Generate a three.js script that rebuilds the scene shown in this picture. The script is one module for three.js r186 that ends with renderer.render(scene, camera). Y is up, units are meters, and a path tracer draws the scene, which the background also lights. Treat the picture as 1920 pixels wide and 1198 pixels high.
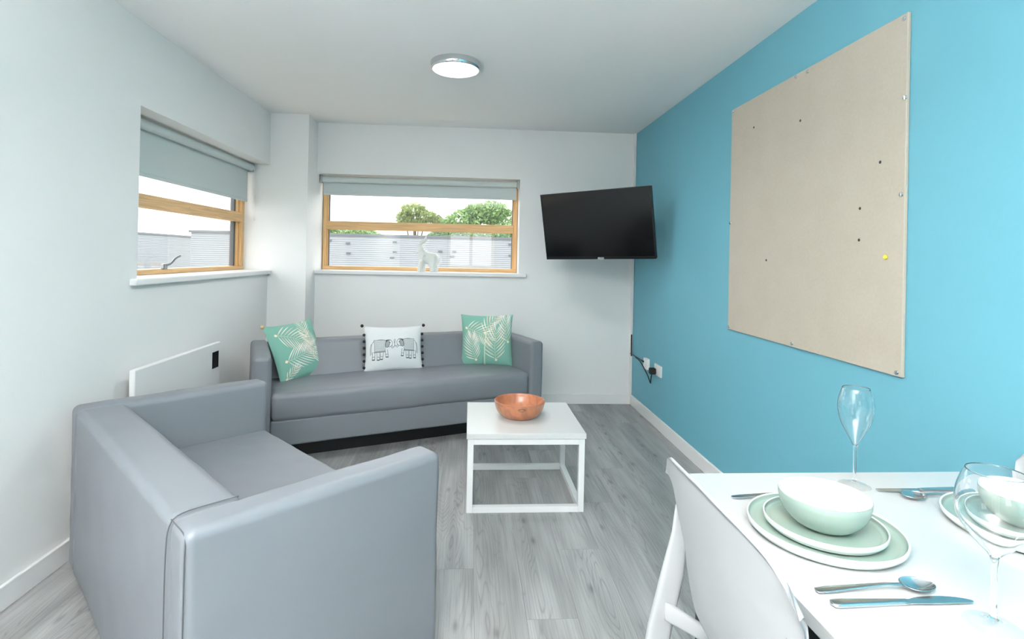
import * as THREE from 'three';
import { mergeGeometries, mergeVertices } from 'three/addons/utils/BufferGeometryUtils.js';
import { RoundedBoxGeometry } from 'three/addons/geometries/RoundedBoxGeometry.js';
import { RectAreaLightUniformsLib } from 'three/addons/lights/RectAreaLightUniformsLib.js';
import { MarchingCubes } from 'three/addons/objects/MarchingCubes.js';
import { ImprovedNoise } from 'three/addons/math/ImprovedNoise.js';

// ---------------------------------------------------------------- camera, sky, exposure
const scene = new THREE.Scene();
const W = 1920, H = 1198, F = 1010;
const camera = new THREE.PerspectiveCamera(2 * Math.atan(H / 2 / F) * 180 / Math.PI, W / H, 0.05, 200);
camera.position.set(0, 1.28, 0);
camera.rotation.order = 'YXZ';
camera.rotation.set(0.0029, -0.0677, 0.021);
camera.setViewOffset(W, H, 8.75, 119.67, W, H);           // lens shifted down so that uprights stay upright
scene.add(camera);

scene.background = new THREE.Color(0.98, 0.99, 1.0);      // bright overcast sky
scene.backgroundIntensity = 2.0;

const renderer = new THREE.WebGLRenderer({ antialias: true });
renderer.toneMapping = THREE.LinearToneMapping;
renderer.toneMappingExposure = 2.1;
renderer.shadowMap.enabled = true;
renderer.shadowMap.type = THREE.PCFSoftShadowMap;
RectAreaLightUniformsLib.init();
const LAMP_NITS = 36, LAMP2_NITS = 5, FLASH_NITS = 630;

// ---------------------------------------------------------------- helpers
let seed = 20240611;
const rnd = () => { seed |= 0; seed = seed + 0x6D2B79F5 | 0; let t = Math.imul(seed ^ seed >>> 15, 1 | seed); t = t + Math.imul(t ^ t >>> 7, 61 | t) ^ t; return ((t ^ t >>> 14) >>> 0) / 4294967296; };
const rr = (a, b) => a + (b - a) * rnd();
const noise = new ImprovedNoise();
const fbm = (x, y, z, o = 4) => { let s = 0, a = 0.5; for (let i = 0; i < o; i++) { s += a * noise.noise(x, y, z); x *= 2.03; y *= 2.03; z *= 2.03; a *= 0.5; } return s; };
const clamp = (x, a = 0, b = 1) => Math.min(b, Math.max(a, x));
const V = (x, y, z) => new THREE.Vector3(x, y, z);

const taken = {};
const numbered = (n) => { const k = taken[n] = (taken[n] ?? -1) + 1; return k ? n + '_' + String(k).padStart(3, '0') : n; };
function mesh(name, geo, mat, parent) {
  const m = new THREE.Mesh(geo, mat);
  m.name = name; m.castShadow = m.receiveShadow = true;
  parent.add(m);
  return m;
}
function thing(name, label, category, [x, y, z] = [0, 0, 0], turn = 0, group) {
  const o = new THREE.Group(); o.name = numbered(name); scene.add(o);
  o.position.set(x, y, z); o.rotation.y = turn;
  o.userData = { label, category }; if (group) o.userData.group = group;
  return o;
}
function single(name, label, category, geo, mat, group) {
  const m = mesh(numbered(name), geo, mat, scene);
  m.userData = { label, category }; if (group) m.userData.group = group;
  return m;
}
function struct(name, label, category, geo, mat) {
  const o = geo ? new THREE.Mesh(geo, mat) : new THREE.Group();
  o.name = name; if (geo) o.castShadow = o.receiveShadow = true;
  o.userData = { kind: 'structure', label, category }; scene.add(o);
  return o;
}
const strip = (g) => { const h = g.index ? g.toNonIndexed() : g; for (const k of Object.keys(h.attributes)) if (!['position', 'normal', 'uv'].includes(k)) h.deleteAttribute(k); return h; };
const join = (list) => mergeGeometries(list.map(strip));
function box(x0, x1, y0, y1, z0, z1) {                     // corners, uv in metres
  const g = new THREE.BoxGeometry(x1 - x0, y1 - y0, z1 - z0); g.translate((x0 + x1) / 2, (y0 + y1) / 2, (z0 + z1) / 2);
  metricUV(g); return g;
}
function metricUV(g, s = 1) {
  const p = g.attributes.position, n = g.attributes.normal, uv = new Float32Array(p.count * 2);
  for (let i = 0; i < p.count; i++) {
    const ax = Math.abs(n.getX(i)), ay = Math.abs(n.getY(i)), az = Math.abs(n.getZ(i));
    if (ay >= ax && ay >= az) { uv[2 * i] = p.getX(i) * s; uv[2 * i + 1] = p.getZ(i) * s; }
    else if (ax >= az) { uv[2 * i] = p.getZ(i) * s; uv[2 * i + 1] = p.getY(i) * s; }
    else { uv[2 * i] = p.getX(i) * s; uv[2 * i + 1] = p.getY(i) * s; }
  }
  g.setAttribute('uv', new THREE.BufferAttribute(uv, 2));
}
const rb = (x0, x1, y0, y1, z0, z1, r = 0.004, seg = 2) => {
  const g = new RoundedBoxGeometry(x1 - x0, y1 - y0, z1 - z0, seg, Math.min(r, (x1 - x0) / 2.02, (y1 - y0) / 2.02, (z1 - z0) / 2.02));
  g.translate((x0 + x1) / 2, (y0 + y1) / 2, (z0 + z1) / 2); metricUV(g); return g;
};
const tube = (pts, r, seg = 40, rad = 8) => new THREE.TubeGeometry(new THREE.CatmullRomCurve3(pts.map(p => V(...p)), false, 'centripetal'), seg, r, rad, false);
const lathe = (pts, seg = 64) => new THREE.LatheGeometry(pts.map(p => new THREE.Vector2(...p)), seg);
function smoothProfile(pts, n = 60) { return new THREE.SplineCurve(pts.map(p => new THREE.Vector2(...p))).getPoints(n).map(p => [Math.max(p.x, 0), p.y]); }
// upholstered box: rounded edges, swelling faces, slight unevenness, optional shaping
function soft(w, h, d, r, { px = 0, py = 0, pz = 0, wob = 0, n = 18, shape, freq = 6, off = 0 } = {}) {
  const k = 6, seg = n + 2 * k, g0 = new THREE.BoxGeometry(2, 2, 2, seg, seg, seg);
  g0.deleteAttribute('uv'); g0.deleteAttribute('normal');
  const g = mergeVertices(g0, 1e-4), p = g.attributes.position;
  const at = (t, half) => {                                // even steps inside the rounding, even steps between
    const i = Math.round((t + 1) / 2 * seg);
    if (i < k) return -half + r * i / k;
    if (i > seg - k) return half - r * (seg - i) / k;
    return -half + r + (2 * half - 2 * r) * (i - k) / n;
  };
  const v = V(0, 0, 0), c = V(0, 0, 0);
  for (let i = 0; i < p.count; i++) {
    v.set(at(p.getX(i), w / 2), at(p.getY(i), h / 2), at(p.getZ(i), d / 2));
    c.set(clamp(v.x, -w / 2 + r, w / 2 - r), clamp(v.y, -h / 2 + r, h / 2 - r), clamp(v.z, -d / 2 + r, d / 2 - r));
    const o = v.clone().sub(c); if (o.lengthSq() > 0) o.normalize().multiplyScalar(r);
    v.copy(c).add(o);
    const a = v.x / (w / 2), b = v.y / (h / 2), e = v.z / (d / 2), q = (t) => 1 - t * t;
    v.x += px * a * q(b) * q(e); v.y += py * b * q(a) * q(e); v.z += pz * e * q(a) * q(b);
    if (wob) { const f = fbm(v.x * freq + off, v.y * freq, v.z * freq + off, 3); v.x += wob * f * a; v.y += wob * f * b; v.z += wob * f * e; }
    if (shape) shape(v, a, b, e);
    p.setXYZ(i, v.x, v.y, v.z);
  }
  g.computeVertexNormals();
  return g;
}
// a bent sheet with thickness from a point function over (u, v) in 0..1
function sheet(fn, nu, nv, t) {
  const P = [], N = [];
  for (let i = 0; i <= nu; i++) for (let j = 0; j <= nv; j++) {
    const u = i / nu, v = j / nv, e = 1e-3;
    const a = fn(Math.min(u + e, 1), v).sub(fn(Math.max(u - e, 0), v)), b = fn(u, Math.min(v + e, 1)).sub(fn(u, Math.max(v - e, 0)));
    P.push(fn(u, v)); N.push(a.cross(b).normalize());
  }
  const pos = [], idx = [], id = (s, i, j) => s * (nu + 1) * (nv + 1) + i * (nv + 1) + j;
  for (const s of [1, -1]) P.forEach((p, k) => { const q = p.clone().addScaledVector(N[k], s * t / 2); pos.push(q.x, q.y, q.z); });
  for (let i = 0; i < nu; i++) for (let j = 0; j < nv; j++) {
    idx.push(id(0, i, j), id(0, i + 1, j), id(0, i + 1, j + 1), id(0, i, j), id(0, i + 1, j + 1), id(0, i, j + 1));
    idx.push(id(1, i, j), id(1, i + 1, j + 1), id(1, i + 1, j), id(1, i, j), id(1, i, j + 1), id(1, i + 1, j + 1));
  }
  const rim = (a, b) => { idx.push(id(0, ...a), id(1, ...a), id(0, ...b), id(1, ...a), id(1, ...b), id(0, ...b)); };
  for (let j = 0; j < nv; j++) { rim([0, j], [0, j + 1]); rim([nu, j + 1], [nu, j]); }
  for (let i = 0; i < nu; i++) { rim([i + 1, 0], [i, 0]); rim([i, nv], [i + 1, nv]); }
  const g = new THREE.BufferGeometry(); g.setAttribute('position', new THREE.Float32BufferAttribute(pos, 3)); g.setIndex(idx);
  g.computeVertexNormals();
  return g;
}
// solid along a path of [x, y, z, half-width a, half-width b], section axes A and B
function limb(rows, A, B, round = 12) {
  const pos = [], idx = [], n = rows.length;
  rows.forEach(([x, y, z, a, b]) => { for (let k = 0; k < round; k++) {
    const t = 2 * Math.PI * k / round, ct = Math.sign(Math.cos(t)) * Math.abs(Math.cos(t)) ** 0.6, st = Math.sign(Math.sin(t)) * Math.abs(Math.sin(t)) ** 0.6;
    pos.push(x + A[0] * a * ct + B[0] * b * st, y + A[1] * a * ct + B[1] * b * st, z + A[2] * a * ct + B[2] * b * st);
  } });
  for (let i = 0; i < n - 1; i++) for (let k = 0; k < round; k++) { const p = i * round + k, q = i * round + (k + 1) % round; idx.push(p, q, p + round, q, q + round, p + round); }
  for (let k = 1; k < round - 1; k++) { idx.push(0, k + 1, k); const e = (n - 1) * round; idx.push(e, e + k, e + k + 1); }
  const g = new THREE.BufferGeometry(); g.setAttribute('position', new THREE.Float32BufferAttribute(pos, 3)); g.setIndex(idx); g.computeVertexNormals();
  return g;
}
function texture(w, h, fn, srgb = true) {
  const d = new Uint8Array(w * h * 4);
  for (let y = 0; y < h; y++) for (let x = 0; x < w; x++) { const c = fn(x / w, y / h), i = 4 * (y * w + x); d[i] = clamp(c[0]) * 255; d[i + 1] = clamp(c[1]) * 255; d[i + 2] = clamp(c[2]) * 255; d[i + 3] = 255; }
  const t = new THREE.DataTexture(d, w, h, THREE.RGBAFormat); t.wrapS = t.wrapT = THREE.RepeatWrapping; t.magFilter = THREE.LinearFilter; t.minFilter = THREE.LinearMipmapLinearFilter; t.generateMipmaps = true;
  if (srgb) t.colorSpace = THREE.SRGBColorSpace; t.needsUpdate = true; return t;
}
const std = (o) => new THREE.MeshStandardMaterial(o), phy = (o) => new THREE.MeshPhysicalMaterial(o);

// ---------------------------------------------------------------- materials
const plasterBump = texture(256, 256, (u, v) => { const a = fbm(Math.cos(u * 6.283) * 9, Math.sin(u * 6.283) * 9, v * 40, 3) + 0.5; return [a, a, a]; }, false);
const M = {
  wall: std({ color: '#eff1f0', roughness: 0.75, bumpMap: plasterBump, bumpScale: 0.0004 }),
  greyWall: std({ color: '#85898b', roughness: 0.75 }),
  ceiling: std({ color: '#f7f8f7', roughness: 0.9 }),
  blue: std({ color: '#6cb0c2', roughness: 0.6, bumpMap: plasterBump, bumpScale: 0.0004 }),
  trim: std({ color: '#eceeee', roughness: 0.35 }),
  white: std({ color: '#f0f2f2', roughness: 0.3 }),
  tableTop: phy({ color: '#c8cbcb', roughness: 0.25, clearcoat: 0.3, clearcoatRoughness: 0.2 }),
  coffeeTop: phy({ color: '#d6d9d9', roughness: 0.3, clearcoat: 0.2, clearcoatRoughness: 0.25 }),
  lacquer: std({ color: '#eff1f1', roughness: 0.3 }),
  vinyl: phy({ color: '#777d84', roughness: 0.42, clearcoat: 0.12, clearcoatRoughness: 0.4 }),
  seam: std({ color: '#55595d', roughness: 0.6 }),
  black: std({ color: '#0c0d0e', roughness: 0.5 }),
  darkGrey: std({ color: '#2a2d30', roughness: 0.6 }),
  chrome: std({ color: '#d6d8da', roughness: 0.08, metalness: 1 }),
  steel: std({ color: '#c4c7c9', roughness: 0.16, metalness: 1 }),
  screen: phy({ color: '#020304', roughness: 0.14 }),
  bezel: std({ color: '#0a0b0c', roughness: 0.3 }),
  plastic: phy({ color: '#abafb2', roughness: 0.4 }),
  socket: std({ color: '#eceeed', roughness: 0.35 }),
  pane: phy({ color: '#ffffff', roughness: 0, transmission: 1, thickness: 0, ior: 1.5 }),
  glass: phy({ color: '#ffffff', roughness: 0, transmission: 1, thickness: 0.002, ior: 1.45 }),
  thinGlass: phy({ color: '#ffffff', roughness: 0, transmission: 1, thickness: 0, ior: 1.5 }),
  blind: phy({ color: '#ccd6d5', roughness: 0.9 }),
  alu: std({ color: '#b9bfc1', roughness: 0.4, metalness: 0.4 }),
  rubber: std({ color: '#5d6264', roughness: 0.7 }),
  porcelainIn: phy({ color: '#dfe5e3', roughness: 0.25, clearcoat: 0.5, clearcoatRoughness: 0.1 }),
  celadon: phy({ color: '#96aba1', roughness: 0.25, clearcoat: 0.6, clearcoatRoughness: 0.08 }),
  elephant: std({ color: '#e4e8e4', roughness: 0.5 }),
};
// planed softwood of the window frames, grain along v
const pineTex = texture(128, 512, (u, v) => {
  const w = fbm(u * 5, v * 1.5, 3.3, 3), l = Math.sin((u * 26 + w * 9) * 2) * 0.5 + 0.5, s = fbm(u * 60, v * 3, 7, 2);
  const k = 0.9 + 0.1 * l + 0.1 * s; return [0.93 * k, 0.755 * k, 0.53 * k];
});
const pineTexU = texture(512, 128, (u, v) => {
  const w = fbm(v * 5, u * 1.5, 3.3, 3), l = Math.sin((v * 26 + w * 9) * 2) * 0.5 + 0.5, q = fbm(v * 60, u * 3, 7, 2);
  const k = 0.9 + 0.1 * l + 0.1 * q; return [0.93 * k, 0.755 * k, 0.53 * k];
});
pineTex.repeat.set(7, 1); pineTexU.repeat.set(1, 7);
const pineUp = std({ map: pineTex, roughness: 0.5 }), pineFlat = std({ map: pineTexU, roughness: 0.5 });

// ---------------------------------------------------------------- the room (x right, y up, -z into the room)
const XL = -1.626, XR = 1.447, ZB = -4.704, ZC = -4.447, XC = -1.325, CEIL = 2.4, ZF = 2.6, T = 0.3;
// grey plank floor
const plankTex = [0, 1, 2, 3, 4].map((k) => texture(160, 1024, (u, v) => {
  const x = u * 0.185, y = v * 1.22, o = k * 17.3;
  const h = fbm(x * 8 + o, y * 0.9, o, 2) * 1.2 + x * 2.6 + 0.05 * fbm(x * 40, y * 6 + o, 2.2, 2);
  const ring = Math.abs(((h * 17) % 1 + 1) % 1 - 0.5) * 2;
  const line = Math.pow(1 - ring, 5);
  const streak = fbm(x * 170 + o, y * 2.6, 5.1, 3), broad = fbm(x * 12 + o, y * 1.6, 9.7 + o, 3);
  const fig = clamp(fbm(x * 10 + o, y * 1.3, 31.7, 2) * 2.2 + 0.5);
  let knot = 0; for (let q = 0; q < 2; q++) { const kx = 0.05 + 0.085 * (((k * 37 + q * 53) % 10) / 10), ky = 0.2 + 0.8 * (((k * 71 + q * 29) % 13) / 13); knot += Math.exp(-(((x - kx) / 0.010) ** 2 + ((y - ky) / 0.028) ** 2)); }
  const val = 0.605 + 0.016 * ((k * 7) % 5 - 2) / 2 + 0.17 * broad + 0.10 * streak - 0.10 * line * fig - 0.13 * knot;
  return [val * 0.985, val * 1.0, val * 1.0];
}));
const plankMat = plankTex.map((t) => std({ map: t, roughness: 0.45, bumpMap: t, bumpScale: 0.0004 }));
{
  const floor = struct('floor', 'grey wood-effect plank floor running towards the windows', 'floor');
  mesh('screed', box(XL - T, XR + T, -0.12, -0.009, ZB - T, ZF + T), M.darkGrey, floor);
  const pw = 0.185, pl = 1.22; let n = 0;
  for (let i = 0, x = XL; x < XR - 0.001; i++, x += pw) {
    const x1 = Math.min(x + pw, XR);
    for (let z = ZB - pl * ((i * 0.37) % 1); z < ZF; z += pl) {
      const za = Math.max(z, ZB), zb = Math.min(z + pl, ZF); if (zb - za < 0.02) continue;
      const g = new THREE.BoxGeometry(x1 - x - 0.0007, 0.009, zb - za - 0.0007); g.translate((x + x1) / 2, -0.0045, (za + zb) / 2);
      const p = g.attributes.position, uv = g.attributes.uv, flip = rnd() < 0.5 ? -1 : 1;
      for (let q = 0; q < p.count; q++) uv.setXY(q, (p.getX(q) - x) / pw, flip > 0 ? (p.getZ(q) - z) / pl : 1 - (p.getZ(q) - z) / pl);
      mesh(n ? 'plank_' + String(n).padStart(3, '0') : 'plank', g, plankMat[Math.floor(rnd() * 5)], floor); n++;
    }
  }
}
struct('ceiling', 'plain white painted ceiling', 'ceiling', box(XL - T, XR + T, CEIL, CEIL + 0.2, ZB - T, ZF + T), M.ceiling);
const WY0 = 1.108, BWY1 = 1.965, LWY1 = 1.985, BWX1 = 0.42, LWZ0 = -2.75;
struct('wall_back', 'white wall with the wide window and sofa against it', 'wall', join([
  box(XC, XR + T, -0.1, WY0, ZB - T, ZB), box(XC, XR + T, BWY1, CEIL, ZB - T, ZB), box(BWX1, XR + T, WY0, BWY1, ZB - T, ZB)]), M.wall);
struct('wall_corner', 'white boxed pier between the two windows', 'wall', box(XL - T, XC, -0.1, CEIL, ZB - T, ZC), M.wall);
struct('wall_left', 'white wall with the timber window above the panel heater', 'wall', join([
  box(XL - T, XL, -0.1, WY0, ZC, ZF + T), box(XL - T, XL, LWY1, CEIL, ZC, ZF + T), box(XL - T, XL, WY0, LWY1, LWZ0, ZF + T)]), M.wall);
struct('wall_right', 'blue painted feature wall', 'wall', box(XR, XR + T, -0.1, CEIL, ZB - T, ZF + T), M.blue);
// wall behind the camera with a broad rear window
const RX0 = -0.55, RX1 = 0.55, RY0 = 1.0, RY1 = 2.05;
struct('wall_front', 'grey painted wall around the rear window', 'wall', join([
  box(XL, RX0, -0.1, CEIL, ZF, ZF + T), box(RX1, XR, -0.1, CEIL, ZF, ZF + T), box(RX0, RX1, RY1, CEIL, ZF, ZF + T), box(RX0, RX1, -0.1, RY0, ZF, ZF + T)]), M.greyWall);
{
  const w = struct('window_3', 'plain timber two-light window behind the dining table', 'window');
  const z0 = ZF + 0.18, z1 = ZF + 0.25, f = 0.07;
  mesh('window_frame', join([box(RX0, RX1, RY0, RY0 + f, z0, z1), box(RX0, RX1, RY1 - f, RY1, z0, z1)]), pineFlat, w);
  for (const x of [RX0, (RX0 + RX1 - f) / 2, RX1 - f]) mesh('mullion', box(x, x + f, RY0 + f, RY1 - f, z0, z1), pineUp, w);
  const mid = (RX0 + RX1) / 2;
  mesh('pane', box(RX0 + f, mid - f / 2, RY0 + f, RY1 - f, z0 + 0.03, z0 + 0.034), M.pane, w);
  mesh('pane', box(mid + f / 2, RX1 - f, RY0 + f, RY1 - f, z0 + 0.03, z0 + 0.034), M.pane, w);
}
// skirting boards
const skirt = (x0, x1, z0, z1) => rb(x0, x1, 0, 0.09, z0, z1, 0.005);
struct('baseboard_right', 'white skirting board along the blue wall', 'skirting', skirt(XR - 0.015, XR, ZB + 0.015, ZF), M.trim);
struct('baseboard_left', 'white skirting board along the left wall', 'skirting', skirt(XL, XL + 0.015, ZC + 0.015, ZF), M.trim);
struct('baseboard_back', 'white skirting board below the wide window', 'skirting', skirt(XC + 0.015, XR, ZB, ZB + 0.015), M.trim);
struct('baseboard_corner', 'white skirting board around the pier', 'skirting', join([skirt(XL, XC + 0.015, ZC, ZC + 0.015), skirt(XC, XC + 0.015, ZB, ZC)]), M.trim);
struct('trim_1', 'slim white cable trunking in the corner beside the blue wall', 'trunking', rb(XR - 0.024, XR - 0.001, 0.09, CEIL, ZB, ZB + 0.02, 0.002), M.trim);

// ---------------------------------------------------------------- windows
{ // wide window in the back wall
  const w = struct('window_1', 'wide timber-framed window with a low transom facing the trees', 'window');
  const x0 = XC + 0.005, x1 = BWX1 - 0.002, y0 = 1.138, y1 = BWY1, z = -4.9, zo = -4.965, f = 0.03;
  mesh('window_sill', rb(XC - 0.004, BWX1 + 0.07, WY0 - 0.004, 1.138, z - 0.07, ZB + 0.03, 0.008), M.trim, w);
  mesh('window_frame', join([rb(x0, x1, y0, y0 + 0.034, zo, z, 0.003), rb(x0, x1, y1 - 0.05, y1, zo, z, 0.003)]), pineFlat, w);
  for (const x of [x0, x1 - 0.03]) mesh('jamb', rb(x, x + 0.03, y0 + 0.034, y1 - 0.05, zo, z, 0.003), pineUp, w);
  mesh('transom', rb(x0 + 0.012, x1 - 0.03, 1.497, 1.572, zo + 0.01, z - 0.004, 0.006), pineFlat, w);
  for (const x of [x0 + 0.03, x1 - 0.042]) mesh('bead', rb(x, x + 0.012, y0 + 0.034, y1 - 0.05, zo, z - 0.018, 0.002), pineUp, w);
  for (const x of [x0 + 0.042, x1 - 0.048]) mesh('gasket', box(x, x + 0.006, y0 + 0.034, y1 - 0.05, zo + 0.005, z - 0.03), M.rubber, w);
  mesh('pane', box(x0 + 0.03, x1 - 0.03, y0 + 0.03, 1.5, zo + 0.02, zo + 0.024), M.pane, w);
  mesh('pane', box(x0 + 0.03, x1 - 0.03, 1.57, y1 - 0.045, zo + 0.02, zo + 0.024), M.pane, w);
}
{ // window in the left wall
  const w = struct('window_2', 'timber-framed window in the left wall with a small metal lever handle', 'window');
  const z0 = ZC - 0.003, z1 = LWZ0, y0 = 1.138, y1 = LWY1, x = -1.816, xo = -1.885;
  mesh('window_sill', rb(x - 0.07, XL + 0.03, WY0 - 0.004, 1.138, ZC + 0.003, LWZ0 + 0.055, 0.008), M.trim, w);
  mesh('window_frame', join([rb(xo, x, y0, y0 + 0.03, z0, z1, 0.003), rb(xo, x, y1 - 0.05, y1, z0, z1, 0.003)]), pineFlat, w);
  mesh('jamb', rb(xo, x, y0 + 0.03, y1 - 0.05, z0, z0 + 0.055, 0.003), pineUp, w);
  mesh('jamb', rb(xo, x, y0 + 0.03, y1 - 0.05, z1 - 0.055, z1, 0.003), pineUp, w);
  mesh('transom', rb(xo + 0.01, x + 0.004, 1.515, 1.59, z0 + 0.05, z1 - 0.05, 0.006), pineFlat, w);
  mesh('bead', rb(xo, x - 0.018, y0 + 0.03, y1 - 0.05, z0 + 0.055, z0 + 0.085, 0.002), pineUp, w);
  mesh('gasket', box(xo + 0.005, x - 0.035, y0 + 0.03, y1 - 0.05, z0 + 0.085, z0 + 0.11), M.rubber, w);
  mesh('pane', box(xo + 0.02, xo + 0.024, y0 + 0.028, 1.52, z0 + 0.05, z1 - 0.05), M.pane, w);
  mesh('pane', box(xo + 0.02, xo + 0.024, 1.585, y1 - 0.045, z0 + 0.05, z1 - 0.05), M.pane, w);
  const hx = x + 0.012, hz = -3.33, hy = y0 + 0.032;
  const h = mesh('handle', join([rb(hx - 0.022, hx, hy - 0.004, hy + 0.028, hz - 0.02, hz + 0.02, 0.006), tube([[hx - 0.008, hy + 0.02, hz], [hx + 0.012, hy + 0.028, hz - 0.02], [hx + 0.016, hy + 0.06, hz - 0.07], [hx + 0.016, hy + 0.075, hz - 0.12]], 0.007, 24, 8)]), std({ color: '#8d9294', roughness: 0.3, metalness: 0.8 }), w);
  h.userData.label = 'grey metal lever handle';
  mesh('screw_plug', new THREE.CylinderGeometry(0.006, 0.006, 0.004, 12).rotateZ(Math.PI / 2).translate(x + 0.005, 1.555, -3.6), pineUp, w);
}
// roller blinds: parts roller, fabric, bottom_bar, brackets, cord
function blind(label, len, drop, group) {
  const t = thing('roller_blind', label, 'blind', [0, 0, 0], 0, group);  // local: x along, y down from 0, +z into the room
  const cyl = new THREE.CylinderGeometry(0.027, 0.027, len, 28).rotateZ(Math.PI / 2).translate(0, -0.032, 0);
  mesh('roller', cyl, M.blind, t);
  mesh('fabric', box(-len / 2, len / 2, -drop, -0.032, -0.0272, -0.0262), M.blind, t);
  mesh('bottom_bar', rb(-len / 2, len / 2, -drop - 0.018, -drop + 0.004, -0.031, -0.022, 0.003), M.blind, t);
  for (const s of [-1, 1]) mesh('bracket', rb(s * (len / 2 + 0.008) - 0.006, s * (len / 2 + 0.008) + 0.006, -0.066, 0, -0.032, 0.03, 0.004), M.alu, t);
  return t;
}
{
  const b1 = blind('grey roller blind pulled slightly down over the wide window', 1.70, 0.15);
  b1.position.set((XC + BWX1) / 2, BWY1 - 0.004, -4.80);
  const b2 = blind('grey roller blind pulled halfway down over the left wall window', 1.61, 0.288);
  b2.position.set(-1.755, LWY1 - 0.004, -3.60); b2.rotation.y = Math.PI / 2;
  mesh('pull_cord', tube([[0.822, -0.03, 0.03], [0.822, -0.2, 0.032], [0.818, -0.43, 0.034], [0.806, -0.452, 0.034], [0.794, -0.43, 0.034], [0.795, -0.2, 0.032], [0.797, -0.03, 0.03]], 0.0018, 60, 6), M.trim, b2);
}

// ---------------------------------------------------------------- ceiling lights
function ceilingLight(label, x, z, nits) {
  const t = thing('ceiling_light', label, 'ceiling light', [x, CEIL, z]);
  mesh('ring', lathe(smoothProfile([[0.100, 0], [0.138, 0], [0.1445, -0.002], [0.1462, -0.006], [0.1458, -0.014], [0.1445, -0.026], [0.1425, -0.036], [0.139, -0.0425], [0.133, -0.044], [0.131, -0.038], [0.1, -0.03]], 60), 72), M.chrome, t);
  const glow = std({ color: '#ffffff', emissive: '#ffffff', emissiveIntensity: 1.6, roughness: 0.5 });
  mesh('diffuser', lathe([[0, -0.058], [0.05, -0.057], [0.1, -0.053], [0.125, -0.047], [0.133, -0.041], [0.133, -0.036], [0, -0.036]], 64), glow, t).userData.label = 'glowing white diffuser';
  mesh('screw', new THREE.CylinderGeometry(0.006, 0.006, 0.006, 12).rotateX(Math.PI / 2).translate(0.02, -0.012, -0.145), M.steel, t);
  const l = new THREE.RectAreaLight('#fffcfa', nits, 0.23, 0.23); l.position.set(0, -0.068, 0); l.rotation.x = -Math.PI / 2; t.add(l); l.name = 'lamp_light';
  return t;
}
ceilingLight('round chrome-ringed flush ceiling light glowing above the coffee table', -0.11, -3.13, LAMP_NITS);
ceilingLight('round chrome-ringed flush ceiling light above the dining table', 0.35, -0.3, LAMP2_NITS);

{ // photographer's flash on a stand behind the camera, aimed at the ceiling
  const t = thing('studio_flash', 'studio flash on a light stand aimed at the ceiling by the rear window', 'flash', [-0.45, 0, 0.7]);
  mesh('pole', new THREE.CylinderGeometry(0.012, 0.016, 1.66, 16).translate(0, 0.84, 0), M.black, t);
  for (let k = 0; k < 3; k++) { const a = k * 2.094 + 0.4; mesh('leg', limb([[0, 0.35, 0, 0.01, 0.01], [0.4 * Math.cos(a), 0.01, 0.4 * Math.sin(a), 0.01, 0.01]], [-Math.sin(a), 0, Math.cos(a)], [0, 1, 0]), M.black, t); }
  const head = new THREE.Group(); head.name = 'flash_head'; head.position.set(0, 1.76, 0); head.rotation.x = 0.04; t.add(head);
  mesh('housing', lathe([[0, -0.05], [0.06, -0.05], [0.19, -0.01], [0.2, 0.02], [0.196, 0.02], [0.185, -0.004], [0, -0.005]], 48), M.alu, head);
  mesh('front_glass', new THREE.CylinderGeometry(0.183, 0.183, 0.004, 40).translate(0, 0.006, 0), std({ color: '#ffffff', emissive: '#ffffff', emissiveIntensity: 2 }), head);
  const l = new THREE.RectAreaLight('#fffaf8', FLASH_NITS, 0.26, 0.26); l.name = 'flash_light'; l.position.set(0, 0.024, 0); l.rotation.x = Math.PI / 2; head.add(l);
}

// ---------------------------------------------------------------- sofas
function sofa(name, label, width, pos, turn, o) {
  const D = 0.73, A = 0.108, Ht = 0.66, B = 0.119, B0 = 0.028, R = 0.026;
  const t = thing(name, label, 'sofa', [pos[0], 0, pos[1]], turn, undefined);
  const inner = width - 2 * A;
  for (const s of [-1, 1]) {
    const g = soft(A, Ht - B0, D, R, { px: 0.006, py: 0.004, wob: 0.004, n: 22, off: o + s });
    mesh('arm', g.translate(s * (width / 2 - A / 2), (Ht + B0) / 2, -D / 2), M.vinyl, t);
  }
  const back = soft(inner + 0.004, Ht - B0, 0.16, R, { py: 0.004, pz: 0.005, wob: 0.004, n: 26, off: o + 5,
    shape: (v) => { const yy = v.y + (Ht + B0) / 2; if (v.z > 0) v.z += 0.115 * clamp((Ht - yy) / (Ht - 0.43)) ** 1.1; } });
  mesh('backrest', back.translate(0, (Ht + B0) / 2, -D + 0.08), M.vinyl, t);
  const seat = soft(inner + 0.002, 0.17, 0.56, 0.032, { py: 0.012, pz: 0.012, wob: 0.006, n: 30, off: o + 9 });
  mesh('seat_cushion', seat.translate(0, 0.27 + 0.08, -0.56 / 2 - 0.006), M.vinyl, t);
  const base = soft(inner + 0.002, 0.155, 0.60, 0.012, { pz: 0.004, wob: 0.003, n: 20, off: o + 13 });
  mesh('base_panel', base.translate(0, B + 0.0765, -0.30 - 0.014), M.vinyl, t);
  mesh('plinth', rb(-inner / 2 + 0.002, inner / 2 - 0.002, 0, B + 0.004, -D + 0.12, -0.16, 0.004), M.black, t);
  for (const s of [-1, 1]) for (const z of [-0.08, -D + 0.08]) mesh('foot', new THREE.CylinderGeometry(0.025, 0.022, 0.03, 20).translate(s * (width / 2 - A / 2), 0.015, z), M.black, t);
  return t;
}
const sofa3 = sofa('sofa', 'long grey faux-leather three-seat sofa below the wide window', 1.96, [-0.352, -3.604], 0.388, 1);
const love = sofa('loveseat', 'grey faux-leather two-seat sofa turned away beside the left wall', 1.40, [-0.554, -2.231], 2.319, 40);
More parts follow.
